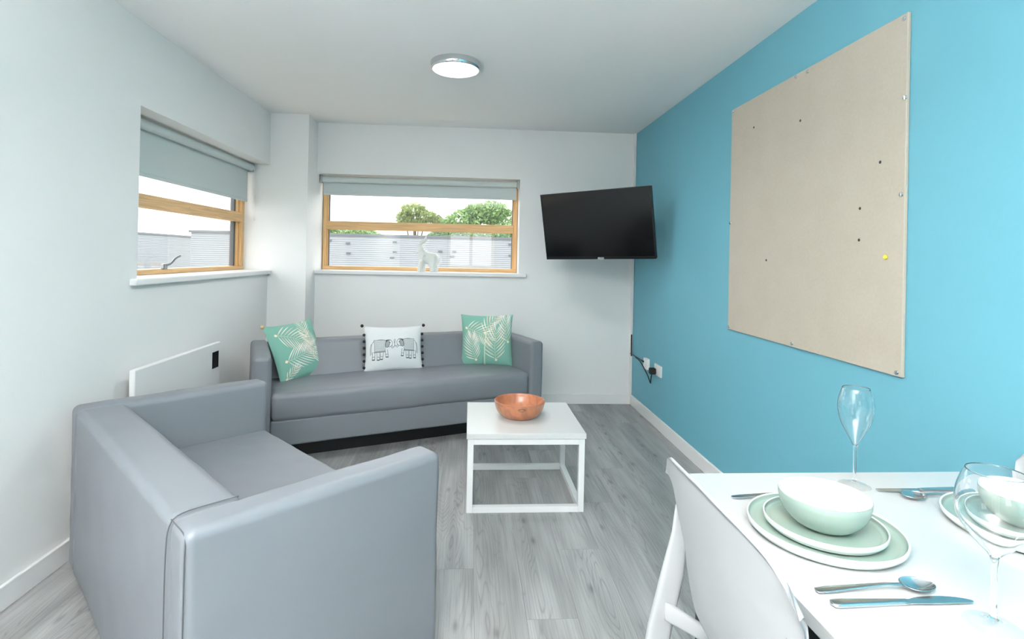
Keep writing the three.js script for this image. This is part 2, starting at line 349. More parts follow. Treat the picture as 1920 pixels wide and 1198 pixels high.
{ // stitched seams where the near arm of the small sofa meets its back
  const w = 1.40, D = 0.73, x = -w / 2 + 0.108, r = 0.0016;
  const seam = (pts) => mesh('seam', tube(pts, r, 60, 6), M.seam, love);
  seam([[x, 0.05, -D - 0.0025], [x, 0.4, -D - 0.006], [x, 0.6, -D - 0.004], [x, 0.632, -D - 0.0005], [x, 0.652, -D + 0.008], [x, 0.6605, -D + 0.026], [x + 0.001, 0.6625, -D + 0.09], [x, 0.662, -D + 0.155]]);
  seam([[x, 0.6535, -D + 0.0055], [x - 0.04, 0.6548, -D + 0.0052], [x - 0.075, 0.6535, -D + 0.006], [x - 0.094, 0.646, -D + 0.0075], [x - 0.1012, 0.63, -D + 0.0055], [x - 0.103, 0.6, -D + 0.0042], [x - 0.1035, 0.35, -D + 0.0035], [x - 0.103, 0.06, -D + 0.0042]]);
}

// ---------------------------------------------------------------- scatter cushions
function canvasTex(w, h, draw) {
  const c = document.createElement('canvas'); c.width = w; c.height = h; draw(c.getContext('2d'), w, h);
  const t = new THREE.CanvasTexture(c); t.colorSpace = THREE.SRGBColorSpace; t.magFilter = THREE.LinearFilter; return t;
}
function pillowGeo(w, h, th) {
  const n = 34, parts = [];
  for (const s of [1, -1]) {
    const g = new THREE.PlaneGeometry(2, 2, n, n), p = g.attributes.position;
    for (let i = 0; i < p.count; i++) {
      const u = p.getX(i), v = p.getY(i), a = 1 - u * u, b = 1 - v * v;
      const x = w / 2 * u * (1 - 0.07 * b), y = h / 2 * v * (1 - 0.07 * a);
      const f = 1 + 0.16 * fbm(u * 2 + s, v * 2, w * 9, 3);
      p.setXYZ(i, x, y, s * th / 2 * Math.pow(a, 0.55) * Math.pow(b, 0.55) * f);
    }
    if (s < 0) { const ix = g.index; for (let i = 0; i < ix.count; i += 3) { const q = ix.getX(i); ix.setX(i, ix.getX(i + 1)); ix.setX(i + 1, q); } }
    g.computeVertexNormals(); parts.push(g);
  }
  return mergeGeometries(parts);
}
function palm(variant) {
  return canvasTex(640, 640, (c, w, h) => {
    c.fillStyle = '#7db3a3'; c.fillRect(0, 0, w, h);
    const frond = (x, y, ang, len, spread, n, curve, wid, tone) => {
      const cols = [['#f4efe9', '#e3d5cc', '#dfe8e4'], ['#f1dfd8', '#ebe8e1', '#d9cdc0'], ['#eaf1ea', '#f0e3cb', '#dccfbd']][tone];
      const m = Math.round(n * 0.5), at = (k) => { const a = ang + curve * k * 0.6; return [x + Math.cos(a) * len * k * 0.85, y + Math.sin(a) * len * k * 0.85, ang + curve * k * 1.2]; };
      for (let i = 0; i < m; i++) for (const s of [-1, 1]) {
        const k = 0.04 + 0.96 * i / (m - 1), [sx, sy, a0] = at(k), a = a0 + s * (spread + 0.25) * (1 - 0.5 * k), L = len * 0.5 * (0.35 + 0.65 * Math.sin(Math.PI * (0.2 + 0.66 * k)));
        const mx = sx + Math.cos(a) * L * 0.55, my = sy + Math.sin(a) * L * 0.55, b = a - s * 0.35, ex = mx + Math.cos(b) * L * 0.5, ey = my + Math.sin(b) * L * 0.5, nx = -Math.sin(a) * wid * 1.7, ny = Math.cos(a) * wid * 1.7;
        c.fillStyle = cols[(i + (s > 0 ? 1 : 0)) % 3]; c.beginPath(); c.moveTo(sx, sy); c.quadraticCurveTo(mx + nx, my + ny, ex, ey); c.quadraticCurveTo(mx - nx, my - ny, sx, sy); c.fill();
      }
      c.strokeStyle = '#e0cfa6'; c.lineWidth = 5; c.lineCap = 'round'; c.beginPath(); c.moveTo(x, y); for (let q = 1; q <= 10; q++) { const [px, py] = at(q / 10); c.lineTo(px, py); } c.stroke();
      c.fillStyle = '#f4e8cc'; c.beginPath(); c.arc(x, y, 15, 0, 7); c.fill();
    };
    if (variant === 0) {
      frond(75, 125, 0.25, 430, 0.85, 24, 0.4, 6, 1); frond(90, 430, -0.05, 450, 0.7, 24, -0.3, 6.5, 0);
      frond(430, 200, -1.5, 270, 0.8, 16, 0.3, 6, 2); frond(560, 560, -1.75, 440, 0.6, 22, -0.25, 6, 2); frond(70, 610, -0.7, 190, 0.7, 12, 0.2, 6, 1);
    } else {
      frond(60, 160, 0.15, 370, 0.9, 22, 0.45, 6, 2); frond(300, 210, -1.2, 330, 0.7, 16, 0.5, 8, 1); frond(440, 560, -1.7, 430, 0.85, 20, 0.25, 7, 2);
      frond(190, 560, -2.0, 340, 0.8, 20, 0.35, 6.5, 0); frond(600, 330, -1.9, 330, 0.6, 16, 0.3, 6, 0);
      c.strokeStyle = '#dfe6c9'; c.lineWidth = 11; c.beginPath(); c.moveTo(300, 640); c.quadraticCurveTo(290, 400, 320, 200); c.stroke();
      c.strokeStyle = '#4c8a7b'; c.lineWidth = 5; c.beginPath(); c.moveTo(268, 640); c.lineTo(276, 520); c.stroke();
    }
  });
}
function elephantPrint() {
  return canvasTex(900, 700, (c, w, h) => {
    c.fillStyle = '#dde2e4'; c.fillRect(0, 0, w, h); c.translate(w / 2, h / 2 + 10); c.scale(1.24, 1.3); c.translate(-w / 2, -h / 2 - 20);
    const one = () => {                                    // facing right, trunk raised toward the other one
      c.lineJoin = c.lineCap = 'round'; c.strokeStyle = '#7d8487'; c.lineWidth = 6;
      c.beginPath(); c.moveTo(150, 420); c.bezierCurveTo(140, 330, 150, 255, 230, 250); c.bezierCurveTo(290, 240, 320, 250, 345, 262); c.stroke();
      c.beginPath(); c.moveTo(150, 300); c.quadraticCurveTo(128, 340, 138, 430); c.stroke();
      c.fillStyle = '#ccd3d4'; c.beginPath(); c.moveTo(185, 252); c.lineTo(318, 250); c.lineTo(322, 380); c.lineTo(190, 386); c.closePath(); c.fill(); c.stroke();
      c.lineWidth = 3; for (let k = 0; k < 4; k++) { c.strokeRect(200 + k * 13, 266 + k * 13, 104 - k * 26, 100 - k * 26); }
      c.strokeStyle = '#5f666a'; c.lineWidth = 10; c.beginPath(); c.moveTo(182, 398); c.lineTo(324, 392); c.stroke();
      c.fillStyle = '#bcc4c6'; c.strokeStyle = '#6d7478'; c.lineWidth = 6;
      for (const [x, y, s] of [[178, 395, 0], [232, 400, 1], [282, 395, -1], [334, 370, 2]]) { c.beginPath(); c.moveTo(x - 16, y); c.lineTo(x - 13 + s * 6, y + 92); c.lineTo(x + 17 + s * 6, y + 92); c.lineTo(x + 16, y); c.stroke(); c.fillStyle = '#4e5458'; c.fillRect(x - 15 + s * 6, y + 84, 34, 12); c.fillStyle = '#8a9194'; c.fillRect(x - 14 + s * 4, y + 52, 30, 7); }
      c.strokeStyle = '#62696d'; c.lineWidth = 6; c.beginPath(); c.arc(372, 292, 44, 0, 7); c.stroke();
      c.fillStyle = '#9aa2a5'; c.beginPath(); c.ellipse(352, 300, 26, 44, 0.3, 0, 7); c.fill(); c.stroke();
      c.beginPath(); c.moveTo(404, 318); c.bezierCurveTo(430, 350, 448, 345, 444, 300); c.bezierCurveTo(442, 280, 432, 262, 440, 248); c.stroke();
      c.beginPath(); c.moveTo(396, 335); c.quadraticCurveTo(412, 362, 424, 346); c.stroke();
      c.fillStyle = '#3f4548'; c.beginPath(); c.arc(386, 284, 6, 0, 7); c.fill(); c.fillRect(346, 246, 46, 8); c.fillRect(330, 250, 18, 22);
    };
    c.save(); c.translate(0, 10); one(); c.restore(); c.save(); c.translate(w, 0); c.scale(-1, 1); c.translate(10, 0); one(); c.restore();
  });
}
function pillow(name, label, w, h, th, tex, pos, rot) {
  const t = thing(name, label, 'cushion', pos, 0, undefined); t.rotation.order = 'YXZ'; t.rotation.set(...rot);
  mesh('cover', pillowGeo(w, h, th), std({ map: tex, roughness: 0.85 }), t);
  return t;
}
const tassel = std({ color: '#cdb894', roughness: 0.7 });
{
  const p = pillow('palm_cushion', 'teal palm-print cushion tilted against the left arm of the sofa', 0.41, 0.41, 0.13, palm(0), [-1.186, 0.607, -3.81], [-0.434, 1.0, 0.052]);
  p.position.y = 0.607;
  mesh('corner_tassel', new THREE.SphereGeometry(0.014, 14, 10).translate(-0.203, 0.203, 0), tassel, p);
  const q = pillow('palm_cushion', 'teal palm-print cushion standing upright near the right arm of the sofa', 0.41, 0.41, 0.13, palm(1), [0.14, 0.622, -4.235], [-0.06, -0.1, 0.02]);
  const e = pillow('elephant_cushion', 'white cushion printed with two facing elephants and black pompoms', 0.43, 0.335, 0.12, elephantPrint(), [-0.552, 0.588, -4.02], [-0.262, 0.311, -0.012]);
  const pom = (x, y, r) => mesh('pompom', new THREE.IcosahedronGeometry(r, 2).translate(x, y, 0), M.black, e);
  pom(-0.228, 0.172, 0.012); pom(0.226, 0.17, 0.012);
  for (let k = 0; k < 6; k++) { pom(-0.213, 0.105 - k * 0.047, 0.011); pom(0.213, 0.105 - k * 0.047, 0.011); }
}

// ---------------------------------------------------------------- coffee table and wooden bowl
{
  const x0 = 0.0, x1 = 0.6, z0 = -3.27, z1 = -2.69, s = 0.03, h = 0.37;
  const t = thing('coffee_table', 'square white coffee table on an open cube frame', 'table', [(x0 + x1) / 2, 0, (z0 + z1) / 2]);
  const a = 0.296, b = 0.287;
  mesh('table_top', rb(-a - 0.006, a + 0.006, h, h + 0.028, -b - 0.006, b + 0.006, 0.003), M.coffeeTop, t);
  for (const sx of [-1, 1]) for (const sz of [-1, 1]) mesh('leg', rb(sx * (a - s / 2) - s / 2, sx * (a - s / 2) + s / 2, 0, h - 0.001, sz * (b - s / 2) - s / 2, sz * (b - s / 2) + s / 2, 0.002), M.lacquer, t);
  for (const sz of [-1, 1]) { mesh('rail', rb(-a + s, a - s, 0.0, s, sz * (b - s / 2) - s / 2, sz * (b - s / 2) + s / 2, 0.002), M.lacquer, t); mesh('rail', rb(-a + s, a - s, h - s, h - 0.001, sz * (b - s / 2) - s / 2, sz * (b - s / 2) + s / 2, 0.002), M.lacquer, t); }
  for (const sx of [-1, 1]) { mesh('rail', rb(sx * (a - s / 2) - s / 2, sx * (a - s / 2) + s / 2, 0.0, s, -b + s, b - s, 0.002), M.lacquer, t); mesh('rail', rb(sx * (a - s / 2) - s / 2, sx * (a - s / 2) + s / 2, h - s, h - 0.001, -b + s, b - s, 0.002), M.lacquer, t); }
}
{
  const bowlTex = texture(512, 128, (u, v) => {
    const a = u * Math.PI * 2, w = fbm(Math.cos(a) * 1.6, Math.sin(a) * 1.6, v * 3, 4), l = Math.sin((v * 9 + w * 7) * 2.2), k = 1 + 0.05 * l + 0.16 * w;
    let d = clamp(fbm(Math.cos(a) * 2.2 + 9, Math.sin(a) * 2.2, v * 2.4, 3) * 4 - 1.5);
    const e = ((u - 0.25) / 0.018) ** 2 + ((v - 0.375) / 0.022) ** 2, ring = Math.exp(-((Math.sqrt(e) - 1) ** 2) * 7) * 0.8; d = Math.max(d, v > 0.372 ? ring : ring * 0.5);
    return [(0.70 - 0.32 * d) * k, (0.455 - 0.19 * d) * k, (0.325 - 0.13 * d) * k];
  });
  const prof = [[0, 0], [0.07, 0], [0.085, 0.004], [0.102, 0.018], [0.118, 0.042], [0.1265, 0.072], [0.129, 0.088], [0.1275, 0.0915], [0.124, 0.0905], [0.119, 0.072], [0.108, 0.042], [0.09, 0.022], [0.06, 0.014], [0, 0.012]];
  const b = single('wooden_bowl', 'round turned wooden bowl with a dark knot on the coffee table', 'bowl', lathe(smoothProfile(prof, 90), 80), phy({ map: bowlTex, roughness: 0.33, clearcoat: 0.4, clearcoatRoughness: 0.2 }));
  b.position.set(0.288, 0.398, -2.985); b.rotation.y = -Math.PI / 2; b.scale.set(1.09, 1, 1.09);
}

// ---------------------------------------------------------------- television on its corner arm
{
  const t = thing('television', 'black flat-screen television tilted on a corner wall arm', 'television', [0.927, 1.535, -3.992]);
  t.rotation.order = 'YXZ'; t.rotation.set(0.2, -0.671, 0.025);
  const w = 0.45, h = 0.26;
  mesh('housing', join([rb(-w, w, -h, h, -0.03, -0.002, 0.006), rb(-0.3, 0.3, -0.2, 0.12, -0.06, -0.03, 0.015)]), M.bezel, t);
  mesh('screen', box(-w + 0.008, w - 0.008, -h + 0.02, h - 0.008, -0.003, 0.0), M.screen, t);
  mesh('bezel', join([box(-w, w, -h, -h + 0.02, -0.003, 0.003), box(-w, w, h - 0.008, h, -0.003, 0.003), box(-w, -w + 0.008, -h, h, -0.003, 0.003), box(w - 0.008, w, -h, h, -0.003, 0.003)]), M.bezel, t);
  mesh('badge', rb(0.0, 0.05, -h - 0.004, -h + 0.014, 0, 0.006, 0.002), std({ color: '#a9aeb0', roughness: 0.3, metalness: 0.4 }), t).userData.label = 'small silver badge';
  t.updateMatrixWorld(true);                               // swivel arm from the housing back to the wall
  const held = (name, geo) => { const m = mesh(name, geo.translate(1.2, 1.5, ZB), M.black, scene); m.updateMatrixWorld(true); t.attach(m); return m; };
  held('wall_plate', rb(-0.05, 0.05, -0.12, 0.12, 0, 0.012, 0.003));
  held('swivel_arm', limb([[0, 0, 0.012, 0.02, 0.03], [-0.02, 0, 0.3, 0.02, 0.03]], [1, 0, 0], [0, 1, 0]));
  held('swivel_arm', limb([[-0.02, 0, 0.3, 0.018, 0.025], [-0.236, 0.045, 0.672, 0.018, 0.025]], [1, 0, 0], [0, 1, 0]));
}

// ---------------------------------------------------------------- pinboard on the blue wall
{
  const boardTex = texture(256, 256, (u, v) => { const a = fbm(u * 7, v * 7, 1, 4) * 0.025 + fbm(u * 90, v * 90, 4, 2) * 0.03; return [0.735 + a, 0.71 + a, 0.655 + a]; });
  boardTex.wrapS = boardTex.wrapT = THREE.MirroredRepeatWrapping;
  const t = thing('pinboard', 'large square beige pinboard screwed flat to the blue wall', 'pinboard', [XR, 0.907, -2.302]);
  mesh('board', rb(-0.013, -0.0005, 0, 1.218, -0.606, 0.606, 0.003), std({ map: boardTex, roughness: 0.9 }), t);
  for (const [y, z] of [[2.108, 1.712], [2.113, 2.895], [2.113, 2.315], [2.108, 2.231], [1.517, 1.71], [0.92, 1.716], [0.922, 2.308], [0.922, 2.895], [1.495, 2.9], [1.84, 1.703]])
    mesh('screw', join([new THREE.CylinderGeometry(0.007, 0.0085, 0.004, 16).rotateZ(Math.PI / 2), box(-0.0032, -0.0018, -0.0055, 0.0055, -0.0012, 0.0012)]).translate(-0.0145, y - 0.907, -z + 2.302), M.chrome, t);
  for (const [y, z] of [[1.972, 2.669], [1.908, 2.277], [1.643, 1.807], [1.488, 1.902], [1.371, 1.904], [1.292, 2.529]])
    mesh('pin_hole', new THREE.CylinderGeometry(0.005, 0.006, 0.0016, 12).rotateZ(Math.PI / 2).translate(-0.0135, y - 0.907, -z + 2.302), M.darkGrey, t);
  const p = thing('push_pin', 'small yellow push pin stuck in the pinboard', 'push pin', [XR - 0.0135, 1.308, -1.769]);
  mesh('head', lathe(smoothProfile([[0, 0.010], [0.005, 0.0092], [0.0078, 0.0065], [0.0075, 0.003], [0.006, 0.0005], [0, 0]], 24), 24).rotateZ(Math.PI / 2), std({ color: '#e6e24a', roughness: 0.35 }), p);
  mesh('needle', new THREE.CylinderGeometry(0.0008, 0.0005, 0.011, 8).rotateZ(Math.PI / 2).translate(0.005, 0, 0), M.steel, p);
}

// ---------------------------------------------------------------- sockets and leads in the corner
{
  const a = thing('aerial_socket', 'single white wall socket next to the corner of the blue wall', 'socket', [XR, 0.444, -4.265]);
  mesh('face_plate', rb(-0.026, 0, -0.043, 0.043, -0.043, 0.043, 0.004), M.socket, a);
  const d = thing('power_socket', 'double white power socket with a black plug in it', 'socket', [XR, 0.442, -4.015]);
  mesh('face_plate', rb(-0.012, 0, -0.043, 0.043, -0.073, 0.073, 0.004), M.socket, d);
  for (const s of [-1, 1]) mesh('switch', rb(-0.015, -0.011, 0.012, 0.03, s * 0.02 - 0.006, s * 0.02 + 0.006, 0.002), M.trim, d);
  const p = thing('power_plug', 'black mains plug with a looped lead', 'plug', [XR - 0.012, 0.43, -4.052]);
  mesh('plug_body', soft(0.05, 0.05, 0.046, 0.012, { n: 4 }).translate(-0.026, 0, 0), M.black, p);
  mesh('lead', tube([[-0.03, -0.02, 0], [-0.034, -0.06, -0.005], [-0.034, -0.095, -0.015], [-0.03, -0.098, -0.03], [-0.022, -0.06, -0.12], [-0.018, -0.01, -0.26], [-0.014, 0.014, -0.36], [-0.014, 0.017, -0.46]], 0.0042, 80, 8), M.black, p);
  const c = thing('aerial_lead', 'thin black aerial lead plugged into the corner socket', 'lead', [XR, 0.452, -4.28]);
  mesh('connector', new THREE.CylinderGeometry(0.007, 0.007, 0.05, 12).rotateX(Math.PI / 2).translate(-0.03, 0.004, -0.035), M.black, c);
  mesh('lead', tube([[-0.03, 0.004, -0.06], [-0.026, 0.003, -0.14], [-0.022, 0.0, -0.25], [-0.02, 0.0, -0.33], [-0.02, 0.0, -0.4]], 0.004, 50, 8), M.black, c);
  const u = single('cable_end', 'short black cable running up the corner trunking', 'cable', tube([[XR - 0.012, 0.43, ZB + 0.026], [XR - 0.014, 0.52, ZB + 0.026], [XR - 0.014, 0.62, ZB + 0.024]], 0.006, 20, 8), M.black);
}

// ---------------------------------------------------------------- panel heater on the left wall
{
  const t = thing('panel_heater', 'slim white wall-mounted panel heater with a black display', 'heater', [XL, 0.22, -3.05]);
  mesh('panel', rb(0.05, 0.078, 0, 0.497, -0.43, 0.43, 0.006), M.trim, t);
  mesh('casing', rb(0.012, 0.052, 0.03, 0.44, -0.36, 0.36, 0.006), M.trim, t);
  for (const z of [-0.25, 0.25]) mesh('bracket', box(0, 0.014, 0.1, 0.4, z - 0.02, z + 0.02), M.alu, t);
  mesh('display', rb(0.077, 0.0795, 0.345, 0.445, -0.405, -0.325, 0.001), M.screen, t).userData.label = 'black control display';
}

// ---------------------------------------------------------------- elephant figurine on the sill
{
  const caps = [ // ax, ay, az, ra, bx, by, bz, rb   (metres, y up, head towards -x)
    [-0.03, 0.135, 0, 0.052, 0.045, 0.115, 0, 0.062],            // trunk of the body
    [-0.052, 0.085, 0.03, 0.026, -0.068, 0.012, 0.034, 0.021], [-0.045, 0.085, -0.03, 0.026, -0.04, 0.012, -0.034, 0.021],
    [0.055, 0.085, 0.032, 0.03, 0.045, 0.012, 0.036, 0.022], [0.06, 0.085, -0.032, 0.03, 0.075, 0.012, -0.036, 0.022],
    [-0.055, 0.165, 0, 0.04, -0.062, 0.2, 0, 0.034],             // head
    [-0.075, 0.2, 0, 0.022, -0.078, 0.245, 0, 0.017], [-0.078, 0.245, 0, 0.017, -0.055, 0.275, 0, 0.014], [-0.055, 0.275, 0, 0.014, -0.03, 0.285, 0, 0.012], [-0.03, 0.285, 0, 0.012, -0.02, 0.318, 0, 0.009], // raised trunk
    [-0.04, 0.18, 0.03, 0.022, -0.03, 0.155, 0.055, 0.012], [-0.04, 0.18, -0.03, 0.022, -0.03, 0.155, -0.055, 0.012], // ears
    [-0.078, 0.175, 0.02, 0.007, -0.108, 0.178, 0.026, 0.004], [-0.078, 0.175, -0.02, 0.007, -0.108, 0.178, -0.026, 0.004], // tusks
    [0.103, 0.13, 0, 0.007, 0.112, 0.07, 0, 0.005],              // tail
  ];
  const R = 72, S = 0.2, mc = new MarchingCubes(R, M.elephant, false, false, 400000);
  mc.isolation = 0;
  const q = V(0, 0, 0), pa = V(0, 0, 0), ba = V(0, 0, 0);
  for (let k = 0; k < R; k++) for (let j = 0; j < R; j++) for (let i = 0; i < R; i++) {
    const x = (i - R / 2) / (R / 2) * S, y = (j - R / 2) / (R / 2) * S + 0.165, z = (k - R / 2) / (R / 2) * S;
    let d = 1;
    for (const [ax, ay, az, ra, bx, by, bz, rb_] of caps) {
      pa.set(x - ax, y - ay, z - az); ba.set(bx - ax, by - ay, bz - az);
      const t = clamp(pa.dot(ba) / ba.lengthSq()), dd = pa.addScaledVector(ba, -t).length() - (ra + (rb_ - ra) * t), kk = 0.014;
      const hh = clamp(0.5 + 0.5 * (d - dd) / kk); d = d * (1 - hh) + dd * hh - kk * hh * (1 - hh);
    }
    mc.field[i + j * R + k * R * R] = -Math.max(d, -y + 0.001);
  }
  mc.update();
  const n = mc.count, g = new THREE.BufferGeometry();
  g.setAttribute('position', new THREE.BufferAttribute(mc.positionArray.slice(0, n * 3), 3));
  const p = g.attributes.position; for (let i = 0; i < n; i++) p.setXYZ(i, p.getX(i) * S, p.getY(i) * S + 0.165, p.getZ(i) * S);
  const gg = mergeVertices(g, 1e-5); gg.computeVertexNormals();
  const e = single('elephant_figurine', 'white elephant figurine with raised trunk on the wide window sill', 'figurine', gg, M.elephant);
  e.position.set(-0.378, 1.1375, -4.77); e.scale.setScalar(0.95);
}

// ---------------------------------------------------------------- dining table
const TY = 0.74, TX0 = 0.537, TX1 = 1.335, TZ0 = -1.338, TZ1 = -0.08;
{
  const t = thing('dining_table', 'white rectangular dining table with a dark metal underframe', 'table', [(TX0 + TX1) / 2, 0, (TZ0 + TZ1) / 2]);
  const a = (TX1 - TX0) / 2, b = (TZ1 - TZ0) / 2;
  mesh('table_top', rb(-a, a, TY - 0.026, TY, -b, b, 0.002), M.tableTop, t);
  mesh('apron', join([box(-a + 0.03, -a + 0.05, TY - 0.09, TY - 0.026, -b + 0.06, b - 0.06), box(a - 0.05, a - 0.03, TY - 0.09, TY - 0.026, -b + 0.06, b - 0.06), box(-a + 0.03, a - 0.03, TY - 0.09, TY - 0.026, -b + 0.04, -b + 0.06), box(-a + 0.03, a - 0.03, TY - 0.09, TY - 0.026, b - 0.06, b - 0.04)]), M.darkGrey, t);
  for (const sx of [-1, 1]) for (const sz of [-1, 1]) mesh('leg', rb(sx * (a - 0.055) - 0.022, sx * (a - 0.055) + 0.022, 0, TY - 0.03, sz * (b - 0.065) - 0.022, sz * (b - 0.065) + 0.022, 0.003), M.darkGrey, t);
}
// ---------------------------------------------------------------- moulded chairs
function chair(label, pos, turn) {
  const t = thing('dining_chair', label, 'chair', pos, turn, undefined);
  const prof = new THREE.SplineCurve([[-0.262, 0.868], [-0.248, 0.778], [-0.224, 0.65], [-0.199, 0.55], [-0.165, 0.478], [-0.1, 0.447], [0, 0.44], [0.1, 0.446], [0.18, 0.452], [0.222, 0.438]].map(p => new THREE.Vector2(...p)));
  const wid = new THREE.SplineCurve([[0, 0.252], [0.1, 0.24], [0.22, 0.21], [0.34, 0.186], [0.45, 0.192], [0.6, 0.207], [0.8, 0.21], [1, 0.2]].map(p => new THREE.Vector2(...p)));
  const fn = (u, v) => {
    const p = prof.getPoint(u), w = wid.getPoint(u).y, s = 2 * v - 1, up = clamp(1 - u / 0.42);
    const e = Math.abs(s) ** 2.4;
    const top = u < 0.12 ? (1 - u / 0.12) : 0, fr = u > 0.9 ? (u - 0.9) / 0.1 : 0;
    return V(p.x + 0.036 * e * Math.min(1, up * 2) - 0.05 * fr * Math.abs(s) ** 5, p.y + 0.018 * e * (1 - Math.min(1, up * 2)) - (0.05 * Math.abs(s) ** 10 + 0.03 * s * s) * top, w * s);
  };
  mesh('seat_shell', sheet(fn, 60, 36, 0.008), M.plastic, t);
  for (const s of [-1, 1]) {
    mesh('leg', limb([[-0.213, 0.735, s * 0.212, 0.006, 0.004], [-0.212, 0.68, s * 0.203, 0.018, 0.006], [-0.226, 0.58, s * 0.209, 0.026, 0.009], [-0.244, 0.46, s * 0.226, 0.028, 0.011], [-0.27, 0.25, s * 0.247, 0.024, 0.012], [-0.305, 0, s * 0.268, 0.018, 0.012]], [1, 0, 0], [0, 0, 1], 16), M.plastic, t);
    mesh('leg', limb([[0.16, 0.44, s * 0.185, 0.026, 0.014], [0.185, 0.25, s * 0.205, 0.021, 0.014], [0.215, 0, s * 0.228, 0.016, 0.013]], [1, 0, 0], [0, 0, 1], 16), M.plastic, t);
    mesh('side_rail', limb([[-0.24, 0.5, s * 0.215, 0.022, 0.01], [-0.15, 0.455, s * 0.193, 0.018, 0.01], [0, 0.428, s * 0.188, 0.018, 0.011], [0.165, 0.425, s * 0.188, 0.022, 0.012]], [0, 1, 0], [0, 0, 1], 12), M.plastic, t);
  }
  return t;
}
chair('white moulded plastic chair pushed in at the open side of the dining table', [0.688, 0, -0.965], 0);
chair('white moulded plastic chair squeezed between the dining table and blue wall', [1.165, 0, -1.02], Math.PI);

// ---------------------------------------------------------------- place settings
const plateGeo = (r, h) => lathe(smoothProfile([[0, 0.004], [r * 0.7, 0.003], [r * 0.8, 0], [r * 0.88, 0.001], [r * 0.955, 0.007], [r * 0.99, h * 0.6], [r, h * 0.95], [r * 0.992, h * 1.02], [r * 0.978, h * 0.95], [r * 0.955, h * 0.62], [r * 0.9, 0.0105], [r * 0.8, 0.0085], [r * 0.4, 0.0075], [0, 0.0075]], 130), 96);
const rimGeo = (r, h) => lathe(smoothProfile([[r * 0.935, 0.0042], [r * 0.961, 0.0075], [r * 0.9965, h * 0.6], [r * 1.006, h * 0.95], [r * 0.994, h * 1.06], [r * 0.976, h * 0.98]], 40), 96);
const bowlGeo = () => lathe(smoothProfile([[0, 0.003], [0.036, 0.002], [0.04, 0], [0.044, 0.002], [0.06, 0.012], [0.075, 0.03], [0.0815, 0.05], [0.0825, 0.062], [0.0812, 0.0635], [0.0795, 0.062], [0.078, 0.05], [0.0715, 0.032], [0.057, 0.0155], [0.03, 0.0075], [0, 0.007]], 120), 96);
const wares = { big: [plateGeo(0.140, 0.022), rimGeo(0.140, 0.022)], small: [plateGeo(0.109, 0.02), rimGeo(0.109, 0.02)] };
function setting(x, z, where) {
  const g = 'place settings on the dining table';
  const a = thing('dinner_plate', `large pale green dinner plate at the bottom of the stack ${where}`, 'plate', [x, TY, z], 0); mesh('plate_body', wares.big[0], M.celadon, a); mesh('rim', wares.big[1], M.porcelainIn, a).userData.label = 'white rim';
  const b = thing('side_plate', `smaller pale green plate in the middle of the stack ${where}`, 'plate', [x, TY + 0.0095, z], 0); mesh('plate_body', wares.small[0], M.celadon, b); mesh('rim', wares.small[1], M.porcelainIn, b).userData.label = 'white rim';
  const c = thing('cereal_bowl', `pale green bowl on top of the plate stack ${where}`, 'bowl', [x, TY + 0.018, z], 0);
  mesh('bowl_body', bowlGeo(), M.celadon, c);
  mesh('glaze_inside', lathe(smoothProfile([[0.0815, 0.0642], [0.0793, 0.0625], [0.0775, 0.05], [0.071, 0.0325], [0.0565, 0.0161], [0.03, 0.0082], [0, 0.0077]], 60), 96), M.porcelainIn, c).userData.label = 'white glazed inside';
}
// cutlery along local x, handle end at -x
const sm = (rows) => limb(rows, [0, 0, 1], [0, 1, 0], 14);
function knife(label, x, z, turn, y = TY) {
  const t = thing('table_knife', label, 'knife', [x, y, z], turn);
  mesh('handle', sm([[-0.118, 0.004, 0, 0.002, 0.002], [-0.115, 0.004, 0, 0.008, 0.003], [-0.105, 0.004, 0, 0.0095, 0.0038], [-0.05, 0.004, 0, 0.0075, 0.0038], [-0.005, 0.004, 0, 0.0055, 0.0035], [0.01, 0.004, 0, 0.006, 0.0025]]), M.steel, t);
  const s = new THREE.Shape(); s.moveTo(0.005, 0.005); s.lineTo(0.05, 0.0065); s.lineTo(0.108, 0.0065); s.quadraticCurveTo(0.12, 0.006, 0.118, 0.001); s.quadraticCurveTo(0.1, -0.011, 0.06, -0.0115); s.quadraticCurveTo(0.03, -0.011, 0.018, -0.0055); s.lineTo(0.005, -0.005);
  mesh('blade', new THREE.ExtrudeGeometry(s, { depth: 0.0009, bevelEnabled: true, bevelSize: 0.0004, bevelThickness: 0.0004, bevelSegments: 2, curveSegments: 16 }).rotateX(Math.PI / 2).translate(0, 0.0046, 0), M.steel, t);
  return t;
}
function spoon(label, x, z, turn) {
  const t = thing('spoon', label, 'spoon', [x, TY, z], turn);
  mesh('handle', sm([[-0.1, 0.003, 0, 0.002, 0.0012], [-0.098, 0.003, 0, 0.007, 0.0014], [-0.08, 0.0045, 0, 0.0085, 0.0016], [-0.03, 0.008, 0, 0.006, 0.0018], [0.02, 0.011, 0, 0.0038, 0.002], [0.044, 0.0098, 0, 0.004, 0.002], [0.054, 0.009, 0, 0.005, 0.0014]]), M.steel, t);
  const fn = (u, v) => { const a = v * 2 * Math.PI, r = Math.max(u, 0.001), e = 1 - 0.12 * Math.cos(a); return V(0.077 + 0.028 * r * Math.cos(a), 0.0015 + 0.0095 * r * r, 0.0205 * r * Math.sin(a) * e); };
  mesh('spoon_bowl', sheet(fn, 14, 40, 0.0014), M.steel, t);
  return t;
}
